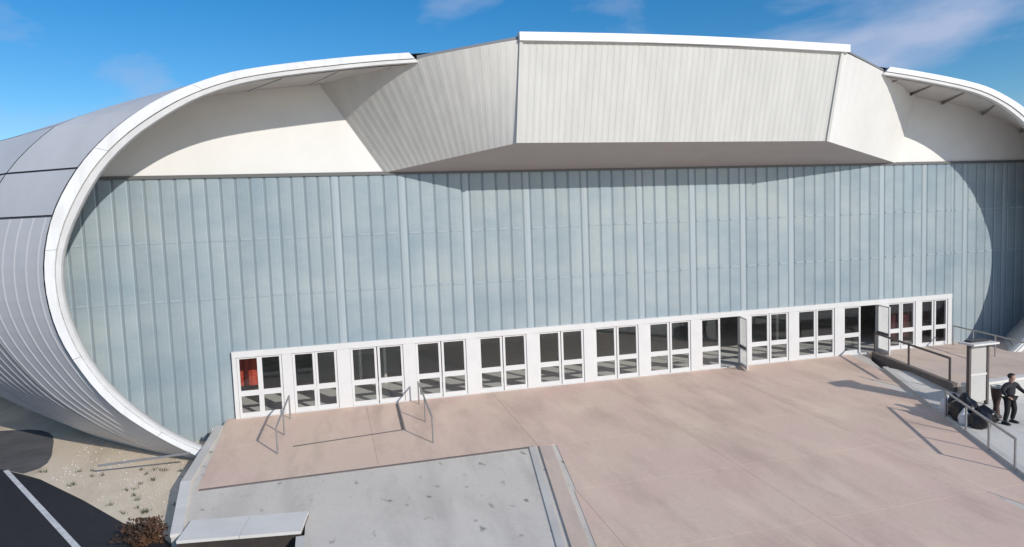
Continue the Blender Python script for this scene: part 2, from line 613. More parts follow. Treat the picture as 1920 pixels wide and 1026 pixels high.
strip('drain_channel', [(2.35, -0.35), (2.25, -3.55), (-1.5, -3.95)], -0.045, 0.09, 'kerbface', 0.006, -0.05)
strip('drain_channel', [(6.2, -6.68), (3.2, -6.69), (-4.0, -6.71)], -0.05, 0.10, 'kerbface', 0.006, -0.05)

# edge of the raised slab towards the road, with its white coping
wall = empty('retaining_wall', (-4.0, -5, GZ))
tag(wall, 'dark brown retaining wall with white coping beside the black road', 'wall')


def wall_run(p, qn, th, ztop, zbot, m, cop, copm):
    p, qn = Vector(p), Vector(qn)
    d = (qn - p).normalized()
    nn = Vector((-d.y, d.x)) * th / 2
    org = Vector(wall.location)
    b = MB()
    poly = [tuple(p + nn), tuple(qn + nn), tuple(qn - nn), tuple(p - nn)]
    b.prism(poly, lambda x, y: zbot, lambda x, y: zp(x, y) + ztop - 0.08)
    o = b.build('wall_face', m, wall)
    o.location = -org
    nc = nn * (1 + cop / th * 2)
    n = max(1, int((qn - p).length / 1.4))
    for i in range(n):
        a0, a1 = p.lerp(qn, i / n) + d * 0.006, p.lerp(qn, (i + 1) / n) - d * 0.006
        c = MB()
        c.prism([tuple(a0 + nc), tuple(a1 + nc), tuple(a1 - nc), tuple(a0 - nc)], lambda x, y: zp(x, y) + ztop - 0.08, lambda x, y: zp(x, y) + ztop)
        o = c.build('coping_stone', copm, wall)
        o.location = -org


wall_run((-4.22, -0.9), (-4.47, -6.0), 0.24, 0.05, GZ - 0.2, 'concrete', 0.02, 'concrete')
wall_run((-4.47, -6.02), (-4.07, -9.5), 0.24, 0.06, GZ - 0.2, 'concrete', 0.02, 'whitestone')
wall_run((-3.9, -9.45), (-0.95, -9.9), 1.0, 0.10, GZ - 0.2, 'brownwall', 0.04, 'whitestone')
wall_run((-1.04, -10.55), (-1.04, -26), 0.22, 0.03, GZ - 0.2, 'brownwall', 0.0, 'concrete')

# ------------------------------------------------------------------ right-hand terrace, side pavement
terr_poly = [(25.55, 0.3), (25.45, -0.6), (23.72, -6.5), (23.2, -7.75), (27, -7.6), (48, -6.6), (48, 0.3)]
struct(sheet('terrace', terr_poly, 'terrace', lambda x, y: 0.004, 0.7))
pv = [(23.95, -3.0), (21.15, -8.5), (19.5, -11.9), (15.1, -21.0), (8.2, -36), (60, -36), (60, -6.4), (48, -6.58), (27, -7.58), (23.2, -7.72), (23.72, -6.5), (24.4, -4.3)]
struct(sheet('side_pavement', pv, 'pave', lambda x, y: zp(x, y) + 0.10, 0.6))

tw = empty('terrace_wall', (24.5, -3.5, 0))
tag(tw, 'low brown wall dropping from the pink terrace edge under the handrail', 'wall')
b = MB()
p, qn = Vector((25.42, -0.75)), Vector((23.55, -6.9))
d = (qn - p).normalized(); nn = Vector((d.y, -d.x)) * 0.16
b.prism([tuple(p), tuple(qn), tuple(qn + nn), tuple(p + nn)], lambda x, y: -1.0, lambda x, y: 0.12)
o = b.build('wall_face', 'kerbface', tw); o.location = -Vector(tw.location)
b = MB()
b.prism([tuple(p - nn * 0.2), tuple(qn - nn * 0.2), tuple(qn + nn * 1.15), tuple(p + nn * 1.15)], lambda x, y: 0.123, lambda x, y: 0.17)
o = b.build('coping_stone', 'kerbface', tw); o.location = -Vector(tw.location)

lw = empty('low_wall', (23, -7.9, -0.3))
tag(lw, 'low pale wall with white coping across the front of the right terrace', 'wall')
p, qn = Vector((22.75, -7.95)), Vector((46, -6.9))
d = (qn - p).normalized(); nn = Vector((-d.y, d.x)) * 0.13
b = MB(); b.prism([tuple(p + nn), tuple(qn + nn), tuple(qn - nn), tuple(p - nn)], lambda x, y: -0.6, lambda x, y: 0.36)
o = b.build('wall_face', 'panelgrey', lw); o.location = -Vector(lw.location)
n = 14
for i in range(n):
    a0, a1 = p.lerp(qn, i / n) + d * 0.006, p.lerp(qn, (i + 1) / n) - d * 0.006
    b = MB(); b.prism([tuple(a0 + nn * 1.4), tuple(a1 + nn * 1.4), tuple(a1 - nn * 1.4), tuple(a0 - nn * 1.4)], lambda x, y: 0.362, lambda x, y: 0.46)
    o = b.build('coping_stone', 'whitestone', lw); o.location = -Vector(lw.location)

# ------------------------------------------------------------------ the hall
hall = empty('exhibition_hall', (CX, 0, 0))
tag(hall, 'large grey tube shaped exhibition hall with white rim and pale blue glass front', 'building')
HO = -Vector(hall.location)


def hpart(o):
    o.parent = hall
    o.location = HO
    return o


# outer shell -----------------------------------------------------


def shell_pt(k, y, inset=0.0):
    """k: index (float) along the outer curve"""
    i = min(int(k), NC - 1)
    p = OUT[i].lerp(OUT[i + 1], k - i)
    s = -1.0 if p.x < CX else 1.0
    x = p.x + s * lerp_tab(OFF, y) * lerp_tab(GT, p.y)
    z = p.y
    if z > 6:
        z = 6 + (z - 6) * lerp_tab(ZS, y)
    if inset:
        c = Vector((CX, 6.0))
        q = Vector((x, z))
        dd = (c - q).normalized() * inset
        x, z = x + dd.x, z + dd.y
    return Vector((x, y, z))


def k_at(side, z, upper=True):
    """curve index where the outer curve passes height z on the given side"""
    rng = range(NC // 2) if side < 0 else range(NC - 1, NC // 2, -1)
    for i in rng:
        a, b = OUT[i], OUT[i + 1]
        if (a.y - z) * (b.y - z) <= 0 and a.y != b.y and min(a.y, b.y) > -2:
            return i + (z - a.y) / (b.y - a.y)
    return NC / 2


kL = [0, k_at(-1, 7.91), k_at(-1, 9.42), k_at(-1, 12.75)]
kRr = [k_at(1, 12.75), k_at(1, 9.42), k_at(1, 7.91), NC]
bands = list(zip(kL, kL[1:])) + [(kL[-1], NC / 2), (NC / 2, kRr[0])] + list(zip(kRr, kRr[1:]))
rings = [y for y, _ in OFF]


def shell_panel(k0, k1, y0, y1, ribs):
    gk = 0.085
    n_v = max(6, int((k1 - k0) * 0.9))
    ks = [k0 + gk + (k1 - k0 - 2 * gk) * j / n_v for j in range(n_v + 1)]
    pa, pb = shell_pt((k0 + k1) / 2, y0), shell_pt((k0 + k1) / 2, y1)
    L = (pb - pa).length
    us = [(0.008, 0.0)]
    if ribs and L < 9:
        nr = max(2, int(L / 0.46))
        for i in range(nr):
            s = (i + 0.5) / nr
            e = 0.05 / L
            us += [(s - e, 0.0), (s - e * 0.6, 1.0), (s + e * 0.6, 1.0), (s + e, 0.0)]
    else:
        us += [(0.5, 0.0)]
    us.append((0.992, 0.0))
    v, f = [], []
    for (u, h) in us:
        y = y0 + (y1 - y0) * u
        for k in ks:
            v.append(shell_pt(k, y, -0.026 * h))
    m = len(ks)
    f = [(i * m + j, i * m + j + 1, (i + 1) * m + j + 1, (i + 1) * m + j) for i in range(len(us) - 1) for j in range(m - 1)]
    o = pyobj('shell_panel', v, f, 'shell')
    hpart(o)


for bi, (k0, k1) in enumerate(bands):
    for y0, y1 in zip(rings, rings[1:]):
        shell_panel(k0, k1, y0 + (0.06 if y0 < -2 else 0), y1, ribs=(bi in (0, 7)) and y1 <= 20)
v, f = [], []
for y in rings:
    for k in range(0, NC + 1, 2):
        v.append(shell_pt(min(k, NC), y + 0.05, 0.06))
m = NC // 2 + 1
f = [(i * m + j, i * m + j + 1, (i + 1) * m + j + 1, (i + 1) * m + j) for i in range(len(rings) - 1) for j in range(m - 1)]
hpart(pyobj('shell_core', v, f, 'shellcore'))


# rim -------------------------------------------------------------
def idx_x(curve, x):
    """index on the upper half where the curve passes x"""
    for i in range(len(curve) - 1):
        if curve[i].y > 11 and (curve[i].x - x) * (curve[i + 1].x - x) <= 0:
            return i + (x - curve[i].x) / (curve[i + 1].x - curve[i].x)


def at(curve, k):
    i = min(int(k), len(curve) - 2)
    return curve[i].lerp(curve[i + 1], k - i)


def rim_band(name, ka, kb, t0, t1, y0, y1, m):
    """band of the rim between fractions t0..t1 (inner to outer), depth y0..y1, swept between curve indices"""
    n = int(kb - ka) + 1
    v, f = [], []
    for j in range(n + 1):
        k = ka + (kb - ka) * j / n
        a, b = at(IN, k), at(OUT, k)
        w = 0.012 * noise.noise((k * 0.9, t0 * 7, 0))
        for t, y in ((t0, y0), (t1, y0), (t1, y1), (t0, y1)):
            q = a.lerp(b, t + w)
            v.append((q.x, y, q.y))
    for j in range(n):
        for c in range(4):
            f.append((j * 4 + c, j * 4 + (c + 1) % 4, (j + 1) * 4 + (c + 1) % 4, (j + 1) * 4 + c))
    f += [(0, 1, 2, 3), (n * 4, n * 4 + 3, n * 4 + 2, n * 4 + 1)]
    hpart(pyobj(name, v, f, m))


kA = idx_x(IN, 3.55)
kB = idx_x(IN, 23.75)
for (ka, kb) in ((0, kA), (kB, NC)):
    nseg = 7 if ka == 0 else 7
    for sgi in range(nseg):
        e0 = ka + (kb - ka) * sgi / nseg + (0.012 if sgi else 0)
        e1 = ka + (kb - ka) * (sgi + 1) / nseg - (0.012 if sgi < nseg - 1 else 0)
        rim_band('rim_cap', e0, e1, 0.42, 1.0, -2.93, -2.70, 'rim')
    rim_band('rim_lip', ka, kb, 0.06, 0.37, -2.88, -2.70, 'lip')
    rim_band('rim_core', ka, kb, 0.08, 0.97, -2.83, -2.55, 'core')

# soffit panels between rim and wall --------------------------------
step = 4
for i in range(0, NC, step):
    xm = IN[min(NC, i + step // 2)].x
    zm = IN[min(NC, i + step // 2)].y
    if 5.5 < xm < 22.5 and zm > 5:
        continue
    j1 = min(NC, i + step)
    v = []
    ks = [i + 0.035 * step / 4, (i + j1) / 2, j1 - 0.035 * step / 4]
    for k in ks:
        q = at(IN, k)
        for y in (YR + 0.2, 0.25):
            w = flare(q, y)
            v.append((w.x, y, w.y))
    hpart(pyobj('soffit_panel', v, [(0, 1, 3, 2), (2, 3, 5, 4)], 'soffit'))
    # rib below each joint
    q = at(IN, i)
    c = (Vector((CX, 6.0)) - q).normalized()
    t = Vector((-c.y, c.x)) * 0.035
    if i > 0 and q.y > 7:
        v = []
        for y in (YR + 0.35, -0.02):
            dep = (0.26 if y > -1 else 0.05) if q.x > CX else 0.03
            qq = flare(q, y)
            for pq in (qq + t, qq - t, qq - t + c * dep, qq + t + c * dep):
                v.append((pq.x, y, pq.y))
        hpart(pyobj('soffit_rib', v, [(0, 1, 2, 3), (4, 5, 6, 7), (0, 4, 5, 1), (1, 5, 6, 2), (2, 6, 7, 3), (3, 7, 4, 0)], 'ribshade' if q.x > CX else 'lip'))

# white gable wall above the glass ------------------------------------
ZJ = 9.28
pts = [(p.x, p.y) for p in IN0 if p.y > ZJ + 0.02]
xL = min(p[0] for p in pts) - 0.15
xR = max(p[0] for p in pts) + 0.15
poly = [(xL - 0.25, ZJ)] + [(CX + (x - CX) * 1.004, z + 0.05) for x, z in pts] + [(xR + 0.25, ZJ)]
v = [(x, 0.0, z) for x, z in poly] + [(x, 0.35, z) for x, z in poly]
n = len(poly)
f = [tuple(range(n)), tuple(range(n, 2 * n))[::-1]] + [(i, (i + 1) % n, n + (i + 1) % n, n + i) for i in range(n)]
hpart(pyobj('gable_wall', v, f, 'white'))
b = MB(); b.box(xL - 0.2, xR + 0.2, -0.07, 0.0 - 0.004, ZJ - 0.075, ZJ + 0.055)
hpart(b.build('flashing', 'flash'))

# glazing ---------------------------------------------------------
DX0, DX1, DZ = -3.75, 30.75, 2.60      # door band


def zr(x):
    r = inner_z(x)
    if r is None:
        return None
    lo, hi = r
    lo = max(lo - 0.12, -0.95)
    hi = min(hi + 0.12, ZJ - 0.03)
    if DX0 - 0.02 < x < DX1 + 0.02:
        lo = DZ - 0.03
    return lo, hi


pitch = 2.605
PW = 0.30
lay_x = []          # (x0, x1, is_post)
for k in range(-6, 15):
    xc = 0.42 + pitch * k
    pw = PW if k >= 0 else 0.0
    nxt = 0.42 + pitch * (k + 1)
    npw = PW if k + 1 >= 0 else 0.0
    if pw:
        lay_x.append((xc - pw / 2, xc + pw / 2, True))
    a0, a1 = xc + pw / 2, nxt - npw / 2
    ns = 4 if pw else 5
    for i in range(ns):
        lay_x.append((a0 + (a1 - a0) * i / ns, a0 + (a1 - a0) * (i + 1) / ns, False))

proto_strip, proto_post, proto_tr = {}, None, {}


def strip_mesh(name, w, zl, zrr, m):
    """channel glass strip, local x -w/2..w/2; zl and zrr = (lo,hi) at both edges; flanges turn back"""
    e = 0.035
    prof = [(-w / 2, 0.04), (-w / 2, 0.012), (-w / 2 + e, -0.006), (0, -0.012), (w / 2 - e, -0.006), (w / 2, 0.012), (w / 2, 0.04)]
    v, f = [], []
    for x, y in prof:
        t = (x + w / 2) / w
        v.append((x, y, zl[0] + (zrr[0] - zl[0]) * t))
        v.append((x, y, zl[1] + (zrr[1] - zl[1]) * t))
    for i in range(len(prof) - 1):
        f.append((2 * i, 2 * i + 2, 2 * i + 3, 2 * i + 1))
    return pyobj(name, v, f, m)


for (x0, x1, post) in lay_x:
    g0 = 0.012 if post else 0.036
    xa, xb = x0 + g0, x1 - g0
    # break strips that straddle the door band edges
    pieces = [(xa, xb)]
    for cut in (DX0, DX1):
        pieces = [pp for (s0, s1) in pieces for pp in (((s0, cut), (cut, s1)) if s0 < cut - 0.02 and s1 > cut + 0.02 else ((s0, s1),))]
    for (s0, s1) in pieces:
        w = s1 - s0
        xm = (s0 + s1) / 2
        eps = 0.03
        zl, zq = zr(s0 + eps), zr(s1 - eps)
        if zl is None or zq is None:
            continue
        key = (round(w, 3), post)
        full = abs(zl[0] - zq[0]) < 1e-6 and abs(zl[1] - zq[1]) < 1e-6 and zl[0] > 2
        if full and key in proto_strip:
            o = share(proto_strip[key], 'glass_strip', hall, (xm - CX, 0, 0))
        else:
            o = strip_mesh('glass_strip', w, zl, zq, 'glasspost' if post else 'glass')
            o.parent = hall
            o.location = (xm - CX, 0, 0)
            if full:
                proto_strip[key] = o
        if post:
            o['label'] = 'paler glass strip in front of a post'
            continue
        for zt in (4.68, 6.87):
            if min(zl[1], zq[1]) < zt + 0.2 or max(zl[0], zq[0]) > zt - 0.2:
                continue
            kk = round(w, 3)
            if kk in proto_tr:
                t = share(proto_tr[kk], 'transom', o)
            else:
                bb = MB(); bb.box(-w / 2 + 0.04, w / 2 - 0.04, -0.026, -0.010, -0.035, 0.035)
                t = bb.build('transom', 'transom', o)
                proto_tr[kk] = t
            t.location = (0, 0, zt)

# backing behind the joints
v, f = [], []
xsb = [(-12.6 + 51.8 * i / 160) for i in range(161)] + [DX0, DX0 + 0.03, DX1 - 0.03, DX1]
xsb = sorted(xsb)
cols = []
for x in xsb:
    r = zr(x)
    if r:
        k = len(v)
        v += [(x, 0.02, r[0] - 0.1), (x, 0.02, r[1] + 0.03)]
        cols.append(k)
f = [(a, b, b + 1, a + 1) for a, b in zip(cols, cols[1:])]
hpart(pyobj('glazing_backing', v, f, 'joint'))

# projecting bay ---------------------------------------------------
A0, A1, A2, A3, A4 = Vector((2.37, -0.01, 9.29)), Vector((7.08, -3.0, 10.08)), Vector((7.18, -3.6, 13.72)), Vector((3.50, -2.85, 13.12)), Vector((0.0, -0.01, 12.85))
B0, B1, B2, B3, B4 = Vector((27.32, -0.01, 9.29)), Vector((20.76, -3.0, 10.06)), Vector((21.0, -3.6, 13.68)), Vector((23.78, -2.85, 13.06)), Vector((28.6, -0.01, 12.8))


def patch(name, bot, top, ribp, depth, m):
    """ruled sheet between two polylines (same parameter), with trapezoid ribs running bottom to top"""
    def along(pl, t):
        n = len(pl) - 1
        i = min(int(t * n), n - 1)
        return pl[i].lerp(pl[i + 1], t * n - i)
    L = (bot[-1] - bot[0]).length
    nr = max(4, int(L / ribp))
    ts = []
    for i in range(nr):
        for fr, h in ((0.0, 0), (0.30, 0), (0.42, 1), (0.78, 1), (0.90, 0)):
            ts.append(((i + fr) / nr, h))
    ts.append((1.0, 0))
    v = []
    NV = 6
    for t, h in ts:
        p, qn = along(bot, t), along(top, t)
        e = 1e-3
        d = along(bot, min(1, t + e)) - along(bot, max(0, t - e))
        nn = d.cross(qn - p).normalized()
        if nn.y > 0:
            nn = -nn
        for j in range(NV + 1):
            v.append(p.lerp(qn, j / NV) + nn * depth * h)
    mm = NV + 1
    f = [(i * mm + j, (i + 1) * mm + j, (i + 1) * mm + j + 1, i * mm + j + 1) for i in range(len(ts) - 1) for j in range(NV)]
    return hpart(pyobj(name, v, f, m))


patch('bay_front', [A1, B1], [A2, B2], 0.25, 0.009, 'clad')


def arc(p0, pm, p1, n=10):
    c = pm * 2 - (p0 + p1) / 2
    return [p0 * (1 - t) ** 2 + c * 2 * t * (1 - t) + p1 * t * t for t in [i / n for i in range(n + 1)]]


def line(p0, p1, n=10):
    return [p0.lerp(p1, i / n) for i in range(n + 1)]


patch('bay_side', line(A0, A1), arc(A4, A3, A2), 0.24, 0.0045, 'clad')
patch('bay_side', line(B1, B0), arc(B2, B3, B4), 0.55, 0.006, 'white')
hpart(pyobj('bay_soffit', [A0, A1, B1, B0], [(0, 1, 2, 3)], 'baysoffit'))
# corner trims, fascia, roof
b = MB(); b.bar(A1 + Vector((0, -0.02, 0)), A2 + Vector((0, -0.02, 0)), 0.12); hpart(b.build('corner_trim', 'clad'))
b = MB(); b.bar(B1 + Vector((0, -0.02, 0)), B2 + Vector((0, -0.02, 0)), 0.12); hpart(b.build('corner_trim', 'clad'))
FZ = 0.0
ff = []
nF = 8
v, f = [], []
for i in range(nF + 1):
    t = i / nF
    p = A2.lerp(B2, t) + Vector((0, 0, 0.10 * math.sin(math.pi * t)))
    if i == 0:
        p += Vector((-0.08, 0, 0))
    if i == nF:
        p += Vector((0.30, 0, 0))
    for dy, dz in ((-0.16, -0.08), (-0.16, 0.22), (0.25, 0.25), (0.25, -0.08)):
        v.append(p + Vector((0, dy, dz)))
for i in range(nF):
    for c in range(4):
        f.append((i * 4 + c, i * 4 + (c + 1) % 4, i * 4 + 4 + (c + 1) % 4, i * 4 + 4 + c))
f += [(0, 1, 2, 3), (nF * 4, nF * 4 + 3, nF * 4 + 2, nF * 4 + 1)]
hpart(pyobj('bay_fascia', v, f, 'rim'))
up1 = Vector((0, 0, 0.10))
v = [A2 + Vector((0, 0.3, 0.16)), A3 + up1, Vector((1.2, 0.6, 13.1)), Vector((5, 6, 13.2)), Vector((21, 6, 13.2)), Vector((26.5, 0.6, 13.05)), B3 + up1, B2 + Vector((0, 0.3, 0.16))]
hpart(pyobj('bay_roof', v, [(0, 1, 2, 3), (0, 3, 4, 7), (4, 5, 6, 7)], 'roofedge'))
b = MB()
b.bar(A2 + Vector((0, 0.05, 0.06)), A3 + Vector((0, 0, 0.04)), 0.10, 0.10)
hpart(b.build('roof_edge', 'roofedge'))
b = MB()
b.bar(B2 + Vector((0.25, 0.1, 0.04)), B3 + Vector((0, 0, 0.04)), 0.08, 0.08)
hpart(b.build('roof_edge', 'roofedge'))

# doors -------------------------------------------------------------
UN = [(-3.50, -2.86, -2.68, -2.04), (-1.46, -0.80, -0.61, 0.03)]
for k in range(11):
    x = 0.75 + 2.605 * k + (0.0 if k < 2 else 0.02)
    UN.append((x, x + 0.84, x + 1.06, x + 1.90))
UN[-1] = (26.86, 27.48, 27.70, 28.36)
UN.append((28.90, 29.52, 29.77, 30.41))
# white surround: head, sill and piers between the doors
b = MB()
b.box(DX0, DX1, -0.16, 0.10, 2.36, 2.60)
hpart(b.build('door_head', 'frame'))
edges = [DX0] + [e for u in UN for e in (u[0] - 0.10, u[3] + 0.10)] + [DX1]
for i in range(0, len(edges), 2):
    if edges[i + 1] - edges[i] > 0.02:
        b = MB(); b.box(edges[i], edges[i + 1], -0.14, 0.10, -0.05, 2.358)
        hpart(b.build('door_pier', 'frame'))
OPEN = {8: 74, 11: 76}


def leaf_geo(b, x0, x1, y0=-0.10, y1=-0.04):
    """one leaf frame, pane opening x0..x1; frame 0.09 wide"""
    fw_ = 0.09
    b.box(x0 - fw_, x0, y0, y1, 0.02, 2.35)
    b.box(x1, x1 + fw_, y0, y1, 0.02, 2.35)
    for (z0, z1) in ((0.02, 0.19), (0.84, 1.05), (2.29, 2.35)):
        b.box(x0, x1, y0 + 0.002, y1 - 0.002, z0, z1)


def pane_obj(w, z0, z1, parent, x, y=-0.07):
    b = MB(); b.box(0, w, -0.006, 0.006, z0, z1)
    o = b.build('pane', 'pane', parent)
    o.location = (x, y, 0)
    return o


for i, (a0, a1, c0, c1) in enumerate(UN):
    b = MB()
    xo = (a0 + c1) / 2
    leaf_geo(b, a0 - xo, a1 - xo)
    if i not in OPEN:
        leaf_geo(b, c0 - xo, c1 - xo)
    # threshold
    b.box(a0 - 0.095 - xo, c1 + 0.095 - xo, -0.155, 0.08, -0.05, 0.018)
    dd = b.build('double_door', 'frame', hall)
    dd.location = (xo - CX, 0, 0)
    if i in OPEN:
        dd['label'] = 'double door with its right leaf swung open'
    for (z0, z1) in ((0.19, 0.84), (1.05, 2.29)):
        pane_obj(a1 - a0, z0, z1, dd, a0 - xo)
        if i not in OPEN:
            pane_obj(c1 - c0, z0, z1, dd, c0 - xo)
    bb = MB()
    bb.bar((a0 - xo - 0.03, 0.02, 0.945), (a1 - xo + 0.03, 0.02, 0.945), 0.035)
    bb.build('push_bar', 'steel', dd)
    if i in OPEN:
        w = c1 - c0
        bl = MB()
        leaf_geo(bl, -0.09 - w, -0.09, -0.03, 0.03)
        lf = bl.build('door_leaf', 'frame', dd)
        lf.location = (c1 - xo + 0.09, -0.09, 0)
        lf.rotation_euler = (0, 0, R(OPEN[i]))
        for (z0, z1) in ((0.19, 0.84), (1.05, 2.29)):
            po = pane_obj(w, z0, z1, dd, 0)
            mw = Matrix.Translation((c1 - xo + 0.09, -0.09, 0)) @ Matrix.Rotation(R(OPEN[i]), 4, 'Z') @ Matrix.Translation((-0.09 - w, 0, 0))
            po.matrix_local = mw
        pb = MB(); pb.bar((-w - 0.15, 0.06, 0.98), (-0.03, 0.06, 0.98), 0.06)
        po = pb.build('push_bar', 'bar', dd)
        po.matrix_local = Matrix.Translation((c1 - xo + 0.09, -0.09, 0)) @ Matrix.Rotation(R(OPEN[i]), 4, 'Z')

# interior behind the doors
b = MB(); b.box(-6.5, 33, 0.11, 15, -0.2, 0.0); hpart(b.build('interior_floor', 'infloor'))
b = MB(); b.box(-6.5, 33, 11.0, 11.3, 0.0, 3.4); hpart(b.build('interior_wall', 'inside'))
b = MB(); b.box(-6.7, -6.5, 0.3, 14, 0.0, 3.4); hpart(b.build('interior_wall', 'inside'))
b = MB(); b.box(33, 33.2, 0.3, 14, 0.0, 3.4); hpart(b.build('interior_wall', 'inside'))
b = MB(); b.box(-6.5, 33, 0.12, 14, 2.75, 2.95); hpart(b.build('interior_ceiling', 'inside'))
for cxx, cy in ((-0.9, 4.2), (1.15, 3.4), (2.25, 3.5), (20.75, 3.6), (23.4, 4.0), (25.0, 4.6)):
    b = MB()
    b.tube([(cxx, cy, 0.0), (cxx, cy, 2.75)], 0.07, 12)
    hpart(b.build('interior_column', 'panelgrey', smooth=False))

rb = empty('red_banner', (-3.30, 1.25, 0.95)); tag(rb, 'red cloth banner hanging behind the leftmost door pane', 'banner')
v, f = [], []
for i in range(13):
    x = -0.36 + 0.72 * i / 12
    yy = 0.03 * math.sin(i * 1.4)
    v += [(x, yy, 0.0), (x, yy, 1.5)]
f = [(2 * i, 2 * i + 2, 2 * i + 3, 2 * i + 1) for i in range(12)]
o = pyobj('cloth', v, f, 'red', rb, smooth=True)
b = MB(); b.bar((-0.42, 0, 1.51), (0.42, 0, 1.51), 0.04); b.build('hanging_rod', 'bar', rb)
for lx, w, lab in ((27.6, 1.9, 'dark red curtain hanging behind the second door from the right'), (29.65, 1.9, 'dark red curtain hanging behind the rightmost door')):
    cu = empty('red_curtain', (lx + 1.45, 1.5, 0)); tag(cu, lab, 'curtain', 'dark red curtains behind the right-hand doors')
    v, f = [], []
    for i in range(33):
        x = -w / 2 + w * i / 32
        yy = 0.06 * math.sin(i * 1.15)
        v += [(x, yy, 0.05), (x, yy * 0.8, 2.6)]
    f = [(2 * i, 2 * i + 2, 2 * i + 3, 2 * i + 1) for i in range(32)]
    pyobj('cloth', v, f, 'dred', cu, smooth=True)
    b = MB(); b.bar((-w / 2 - 0.1, 0, 2.63), (w / 2 + 0.1, 0, 2.63), 0.04); b.build('curtain_rail', 'bar', cu)


# ------------------------------------------------------------------ railings
def railing(label, pts, h, zf, m, r=0.024, rails=(1.0,), group=None, sub=1.2):
    base = Vector((pts[0][0], pts[0][1], zf(*pts[0])))
    e = empty('handrail', base)
    tag(e, label, 'railing', group)
    P = [Vector((x, y, zf(x, y))) - base for x, y in pts]
    n = []
    for a, b in zip(P, P[1:]):
        k = max(1, round((b - a).length / sub))
        n += [a.lerp(b, i / k) for i in range(k)]
    n.append(P[-1])
    for p in n:
        b = MB(); b.tube([p + Vector((0, 0, -0.05)), p + Vector((0, 0, h))], r, 8)
        b.build('post', m, e, smooth=False)
    for fr in rails:
        b = MB(); b.tube([p + Vector((0, 0, h * fr)) for p in P], r * 1.15, 8)
        b.build('top_rail' if fr == 1.0 else 'mid_rail', m, e)
    return e


railing('short grey tube handrail running out between the first and second doors', [(-1.72, -0.85), (-1.95, -4.5)], 0.9, zp, 'steel', 0.03, (1.0,), sub=2.4)
railing('short grey tube handrail running out beside the third and fourth doors', [(3.22, -0.7), (3.1, -5.2)], 0.9, zp, 'steel', 0.03, (1.0,), sub=2.4)
railing('dark handrail along the brown wall by the open door at right', [(25.36, -0.8), (23.62, -6.5)], 0.92, lambda x, y: 0.17, 'brownsteel', 0.045, (1.0,), sub=3)
railing('thin grey railing on the terrace in front of the shaded glass corner', [(30.5, -0.45), (29.8, -3.3), (29.1, -5.6)], 1.0, lambda x, y: 0.0, 'steel', 0.03, (1.0,), sub=1.9)
railing('grey tube railing on the kerb beside the black sacks', [(20.75, -8.95), (18.7, -13.1)], 0.85, lambda x, y: zp(x, y) + 0.11, 'steel', 0.035, (1.0,), sub=1.5)

# loose pipes by the left foot of the rim
b = MB(); b.tube([(0, 0, 0), (0.35, 0.25, 0.75)], 0.035, 8)
o = b.build('leaning_pipe', 'steel'); o.location = (-4.75, -1.5, -0.70); tag(o, 'short grey pipe leaning beside the left foot of the rim', 'pipe')
b = MB(); b.tube([(0, 0, 0), (2.9, -0.5, 0.22)], 0.04, 8)
o = b.build('steel_pole', 'steel'); o.location = (-7.7, -2.95, -0.35); tag(o, 'long grey pole lying across the left foot of the white rim', 'pole')

# ------------------------------------------------------------------ totem frame
tz = zp(0, -8.15) + 0.10
to = empty('sign_stand', (22.78, -8.42, tz)); tag(to, 'tall pale panel between two dark posts with flat white top', 'sign')
for s in (-1, 1):
    b = MB(); b.box(s * 0.42 - 0.045, s * 0.42 + 0.045, -0.06, 0.06, 0, 2.28); b.build('post', 'brownsteel', to)
b = MB(); b.box(-0.372, 0.372, -0.025, 0.025, 0.15, 1.12); b.build('lower_panel', 'panelgrey', to)
b = MB(); b.box(-0.372, 0.372, -0.025, 0.025, 1.20, 2.24); b.build('upper_panel', 'signpanel', to)
b = MB(); b.box(-0.372, 0.372, -0.05, 0.05, 1.122, 1.198); b.build('cross_bar', 'whitestone', to)
b = MB(); b.box(-0.56, 0.62, -0.32, 0.34, 2.284, 2.35); b.build('top_slab', 'whitestone', to)
b = MB(); b.box(-0.34, 0.50, -0.02, 0.26, 2.352, 2.42); b.build('top_box', 'bar', to)


# ------------------------------------------------------------------ sacks, bin, person
def sack(label, x, y, sx, sy, sz, m, seed, group='plastic sacks by the railing'):
    bm = bmesh.new()
    bmesh.ops.create_icosphere(bm, subdivisions=3, radius=1)
    for vv in bm.verts:
        n_ = noise.noise(vv.co * 1.7 + Vector((seed, 0, 0))) * 0.28 + noise.noise(vv.co * 4.5 + Vector((0, seed, 0))) * 0.10
        c = vv.co * (1 + n_)
        if c.z < -0.55:
            c.z = -0.55
        if vv.co.z > 0.88:
            c.z += 0.35 * (vv.co.z - 0.88) / 0.12
            c.x *= 0.6
            c.y *= 0.6
        vv.co = Vector((c.x * sx, c.y * sy, (c.z + 0.55) * sz))
    me = bpy.data.meshes.new('sack')
    bm.to_mesh(me)
    bm.free()
    o = link_mesh('plastic_sack', me, m, None, True)
    o.location = (x, y, zp(x, y) + 0.10)
    o.rotation_euler = (0, 0, seed)
    tag(o, label, 'sack', group)
    return o


sack('biggest black plastic sack in the pile behind the kerb railing', 21.02, -9.45, 0.50, 0.44, 0.50, 'black', 1.3)
sack('black plastic sack at the left end of the pile', 21.25, -8.85, 0.36, 0.32, 0.40, 'black', 2.9)
sack('black plastic sack at the right end of the pile near the person', 20.85, -10.15, 0.40, 0.36, 0.36, 'black', 4.1)
sack('low black plastic sack slumped at the back of the pile', 21.50, -9.75, 0.42, 0.34, 0.30, 'black', 5.6)
sack('small white plastic sack lying on the black ones', 20.62, -9.80, 0.20, 0.18, 0.30, 'whitebag', 6.2)
sack('small white plastic sack standing left of the black ones', 21.05, -8.72, 0.22, 0.2, 0.36, 'whitebag', 7.7)


